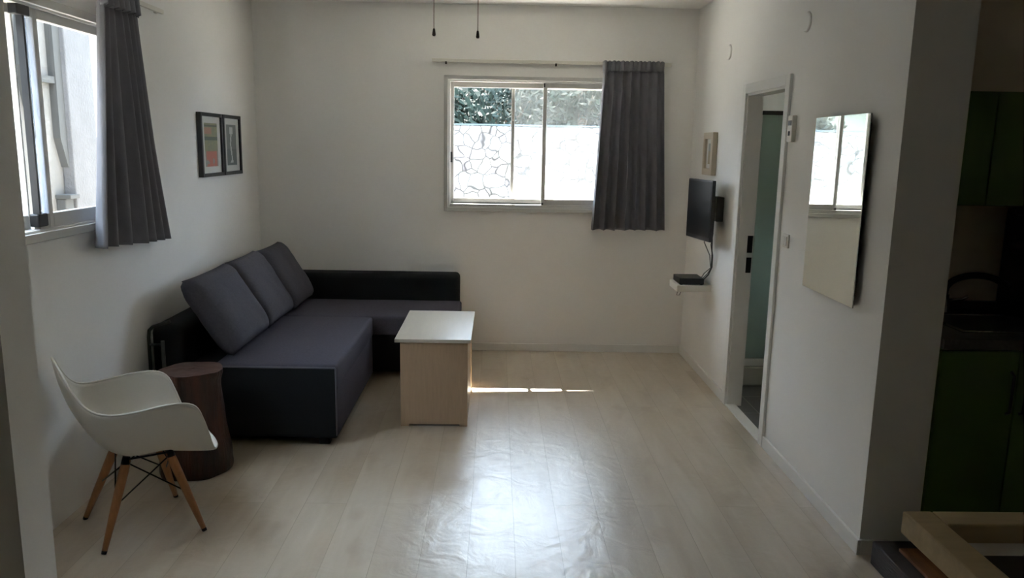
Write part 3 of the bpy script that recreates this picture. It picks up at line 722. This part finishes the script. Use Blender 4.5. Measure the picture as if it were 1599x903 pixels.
# shelf
sh = empty('wall_shelf', (XR, 5.4, .67), 'small white wall shelf under the television', 'shelf')
bx('shelf_board', PLAST, (1.252, 5.28, .636), (XR, 5.52, .682), sh, bev=.003)
MB().tube([(1.262, 5.30, .636), (1.252, 5.285, .612), (1.272, 5.285, .612), (1.285, 5.30, .636)], .0022, 6, WIRE).build('hook', WIRE, sh)
sb = empty('set_top_box', (1.37, 5.4, .682), 'black set-top box on the small white shelf', 'media box')
bx('casing', TVB, (1.270, 5.292, .686), (1.440, 5.492, .728), sb, bev=.003)
for (x, y) in ((1.285, 5.31), (1.425, 5.31), (1.285, 5.475), (1.425, 5.475)): bx('foot', BLACKP, (x-.008, y-.008, .682), (x+.008, y+.008, .687), sb)
cbm = MB()
CBL = ('thick black cable hanging in a loop from the television to the set-top box', 'thin black cable under the television curving down nearest the wall', 'thin black cable under the television bulging toward the room')
cb = tag(MB().tube([(1.437, 5.14, 1.06), (1.435, 5.16, .98), (1.455, 5.18, .90), (1.466, 5.22, .82), (1.46, 5.27, .76), (1.452, 5.36, .71), (1.442, 5.42, .705)], .0045, 8, BLACKP).build('cable', BLACKP), CBL[0], 'cable', 'cables under the television')
for k, (dx, dy) in enumerate(((.012, .05), (-.012, .10))):
    c2 = MB().tube([(1.437+dx*.4, 5.14+dy*.6, 1.06), (1.43+dx*2, 5.17+dy*.6, .99), (1.452+dx*.4, 5.19+dy*.3, .90), (1.468, 5.235+dy*.2, .81), (1.447+dx, 5.29, .765), (1.457+dx*.3, 5.38+dy*.4, .716), (1.447, 5.40+dy*.6, .710)], .003, 8, BLACKP).build('cable', BLACKP)
    tag(c2, CBL[1+k], 'cable', 'cables under the television')

# round blanking covers high on the wall
for (y, z, lb) in ((5.20, 2.225, 'round white blanking cover high on the right wall, nearer the far corner'), (3.91, 2.218, 'round white blanking cover high on the wall above the mirror side of the door')):
    c = MB(); c.tube([(XR, y, z), (XR-.006, y, z), (XR-.010, y, z)], [.048, .048, .042], 32, WALL); tag(c.build('wall_cover', WALL), lb, 'wall cover')

th = empty('wall_controller', (XR, 3.975, 1.65), 'white wall controller with small display beside the bathroom door', 'thermostat')
bx('casing', PLAST, (XR-.024, 3.945, 1.648), (XR, 4.005, 1.780), th, bev=.004)
bx('display', PLGREY, (XR-.026, 3.955, 1.730), (XR-.0235, 3.995, 1.755), th, bev=.001)
bx('switch', BLACKP, (XR-.028, 3.968, 1.680), (XR-.0235, 3.984, 1.702), th, bev=.001)
sw = empty('light_switch', (XR, 3.95, 1.15), 'white light switch plate beside the bathroom door', 'light switch')
bx('plate', PLAST, (XR-.010, 3.912, 1.117), (XR, 3.992, 1.187), sw, bev=.004)
for k in range(2): bx('rocker', TRIM, (XR-.015, 3.924+k*.029, 1.129), (XR-.0095, 3.951+k*.029, 1.175), sw, bev=.002)

# mirror
mi = empty('wall_mirror', (XR-.02, 3.37, 1.36), 'frameless rectangular mirror on the right wall', 'mirror')
mrot = Matrix.Rotation(-.012, 3, 'Z')
def mbx(name, m, xa, xb, y0, y1, z0, z1):
    c = Vector(((xa+xb)/2, (y0+y1)/2, (z0+z1)/2)); pv = Vector((XR-.032, 3.3625, 0)); cc = pv + mrot @ (Vector((c.x, c.y, 0))-pv); cc.z = c.z
    h = Vector((abs(xb-xa)/2, (y1-y0)/2, (z1-z0)/2)); MB().box(cc-h, cc+h, 0, m, rot=mrot).build(name, m, mi)
mbx('backing', MIRE, XR-.026, XR-.006, 3.13, 3.60, 1.02, 1.72)
mbx('glass', MIRR, XR-.032, XR-.0285, 3.092, 3.633, .978, 1.755)
mbx('edge', MIRE, XR-.0285, XR-.026, 3.092, 3.633, .978, 1.755)

# ceiling fan (its two pull chains hang into view)
FX, FY = -.19, 3.75
fan = empty('ceiling_fan', (FX, FY, H), 'ceiling fan, only its two thin pull chains with dark knobs in view', 'ceiling fan')
MB().tube([(FX, FY, H), (FX, FY, H-.05)], [.07, .06], 24, FANM).build('canopy', FANM, fan)
MB().tube([(FX, FY, H-.04), (FX, FY, H-.10)], .012, 12, FANM).build('rod', FANM, fan)
MB().tube([(FX, FY, H-.09), (FX, FY, H-.10), (FX, FY, H-.19), (FX, FY, H-.21)], [.06, .12, .12, .07], 32, FANM).build('motor', FANM, fan)
for k in range(4):
    rm = Matrix.Rotation(k*PI/2+.5, 3, 'Z'); t = MB(); c = Vector((FX, FY, H-.135)) + rm @ Vector((.32, 0, 0))
    t.box(c-Vector((.21, .055, .004)), c+Vector((.21, .055, .004)), .003, FANM, rot=rm); t.build('blade', FANM, fan)
for (x, zt) in ((-.298, 2.092), (-.098, 2.086)):
    kz = zt
    c = MB().tube([(x, FY-.02, kz+.03), (x, FY-.02, H-.20)] if abs(x-FX) < .1 else [(x, FY-.02, kz+.03), (x, FY-.02, H-.17)], .0016, 6, CORD).build('pull_chain', CORD, fan)
    MB().tube([(x, FY-.02, kz+.034), (x, FY-.02, kz+.030), (x, FY-.02, kz+.006), (x, FY-.02, kz)], [.003, .0055, .0085, .006], 12, KNOB).build('pull_knob', KNOB, c)

# ------------------------------------------------------------------ kitchen
kb = empty('base_cabinet', (2.2, 3.2, 0), 'green kitchen base cabinet under the dark worktop', 'cabinet')
bx('body', GREEN, (1.730, 2.925, .10), (2.66, 3.478, .862), kb); bx('plinth', DARKM, (1.730, 2.96, 0), (2.66, 3.0, .10), kb)
for (a, b, hx) in ((1.735, 2.043, 2.018), (2.047, 2.355, 2.072), (2.359, 2.66, 2.62)):
    d = bx('door', GREEN, (a, 2.905, .105), (b, 2.925, .852), kb, bev=.002)
    MB().tube([(hx, 2.905, .60), (hx, 2.885, .61), (hx, 2.885, .76), (hx, 2.905, .77)], .006, 8, DARKM).build('handle', DARKM, d)
wt = MB(); wt.box((1.724, 2.885, .862), (2.66, 3.478, .905), .004, CTOP)
tag(wt.build('worktop', CTOP), 'dark speckled kitchen worktop over the green cabinets', 'worktop')
tag(bx('splash_strip', CTOP, (1.724, 3.455, .905), (2.66, 3.479, .945), bev=.003), 'dark upstand strip along the back of the worktop', 'upstand')
sk = MB(); sx0, sx1, sy0, sy1 = 1.86, 2.30, 2.99, 3.34
for lo, hi in (((sx0, sy0, .905), (sx1, sy0+.02, .910)), ((sx0, sy1-.02, .905), (sx1, sy1, .910)), ((sx0, sy0+.02, .905), (sx0+.02, sy1-.02, .910)), ((sx1-.02, sy0+.02, .905), (sx1, sy1-.02, .910))): sk.box(lo, hi, .001, CHROME)
sk.box((sx0+.02, sy0+.02, .9052), (sx1-.02, sy1-.02, .9065), 0, DARKM)
tag(sk.build('sink', CHROME), 'inset metal sink in the dark worktop below the tap', 'sink')
fc = empty('kitchen_tap', (2.0, 3.39, .905), 'dark chrome swan-neck tap over the kitchen sink', 'tap')
MB().tube([(2.0, 3.385, .905), (2.0, 3.385, .912), (2.0, 3.385, .99)], [.028, .024, .020], 20, CHROME).build('base', CHROME, fc)
arc = [(2.0, 3.385, .985), (2.0, 3.38, 1.02)] + [(2.0+.115*(1-math.cos(t)) , 3.375-.02*t, 1.02+.062*math.sin(t)) for t in [PI*k/14 for k in range(1, 12)]]
MB().tube(arc + [(2.245, 3.33, 1.040)], .0145, 12, DARKM).build('spout', CHROME, fc)
MB().tube([(2.235, 3.332, 1.049), (2.252, 3.328, 1.028)], .0125, 12, CHROME).build('nozzle', CHROME, fc)
MB().tube([(2.015, 3.37, .962), (2.055, 3.34, .975), (2.075, 3.33, .99)], [.010, .007, .006], 10, CHROME).build('lever', CHROME, fc)
ku = empty('wall_cabinet', (2.2, 3.3, 1.4), 'green kitchen wall cabinet high above the tap', 'cabinet')
bx('body', GREEN, (1.726, 3.21, 1.395), (2.66, 3.478, 1.855), ku)
for (a, b) in ((1.728, 2.01), (2.014, 2.335), (2.339, 2.66)): bx('door', GREEN, (a, 3.192, 1.398), (b, 3.210, 1.852), ku, bev=.002)
ap = empty('coffee_machine', (2.36, 3.3, .905), 'tall black appliance on the worktop at the right edge of the picture', 'appliance')
bx('housing', BLACKP, (2.268, 3.24, .905), (2.50, 3.45, 1.375), ap, bev=.02)
MB().tube([(2.30, 3.27, 1.235), (2.235, 3.262, 1.225), (2.205, 3.26, 1.205)], [.045, .038, .022], 16, BLACKP).build('spout_head', BLACKP, ap)
MB().box((2.225, 3.25, 1.350), (2.29, 3.32, 1.385), .008, BLACKP).build('lid', BLACKP, ap)

# island with wooden raised rim and hob
isl = empty('kitchen_island', (1.5, 1.1, 0), 'wood-rimmed kitchen island at the lower right corner', 'kitchen island')
bx('worktop', ISLT, (.873, .62, .835), (2.15, 1.382, .862), isl)
rb = MB(); rb.box((.818, .62, .853), (.876, 1.440, .900), .004, RIMW); rb.build('rim_board', RIMW, isl)
rb = MB(); rb.box((.8765, 1.382, .853), (2.15, 1.440, .900), .004, RIMW); rb.build('rim_board', RIMW, isl)
bx('base', GREEN, (1.25, .66, .0), (2.10, 1.30, .835), isl)
hb = empty('hob', (1.2, 1.1, .862), 'black glass hob set in the wood-rimmed island', 'hob')
bx('glass_plate', HOB, (.905, .80, .8622), (1.50, 1.325, .868), hb, bev=.0015)
for (x, y, r) in ((1.06, 1.17, .085), (1.34, 1.17, .07), (1.06, .95, .07), (1.34, .95, .085)):
    MB().tube([(x+r*math.cos(2*PI*k/40), y+r*math.sin(2*PI*k/40), .8682) for k in range(41)], .0012, 6, PLGREY, cap=False).build('cooking_ring', PLGREY, hb)

st = empty('wooden_step', (1.8, 2.4, 0), 'low dark wooden step with orange-brown tread by the wall end', 'step')
bx('base', STEPD, (1.500, 1.75, 0), (2.3, 2.828, .098), st, bev=.006)
bx('tread', STEPO, (1.562, 1.76, .098), (2.28, 2.745, .112), st, bev=.004)
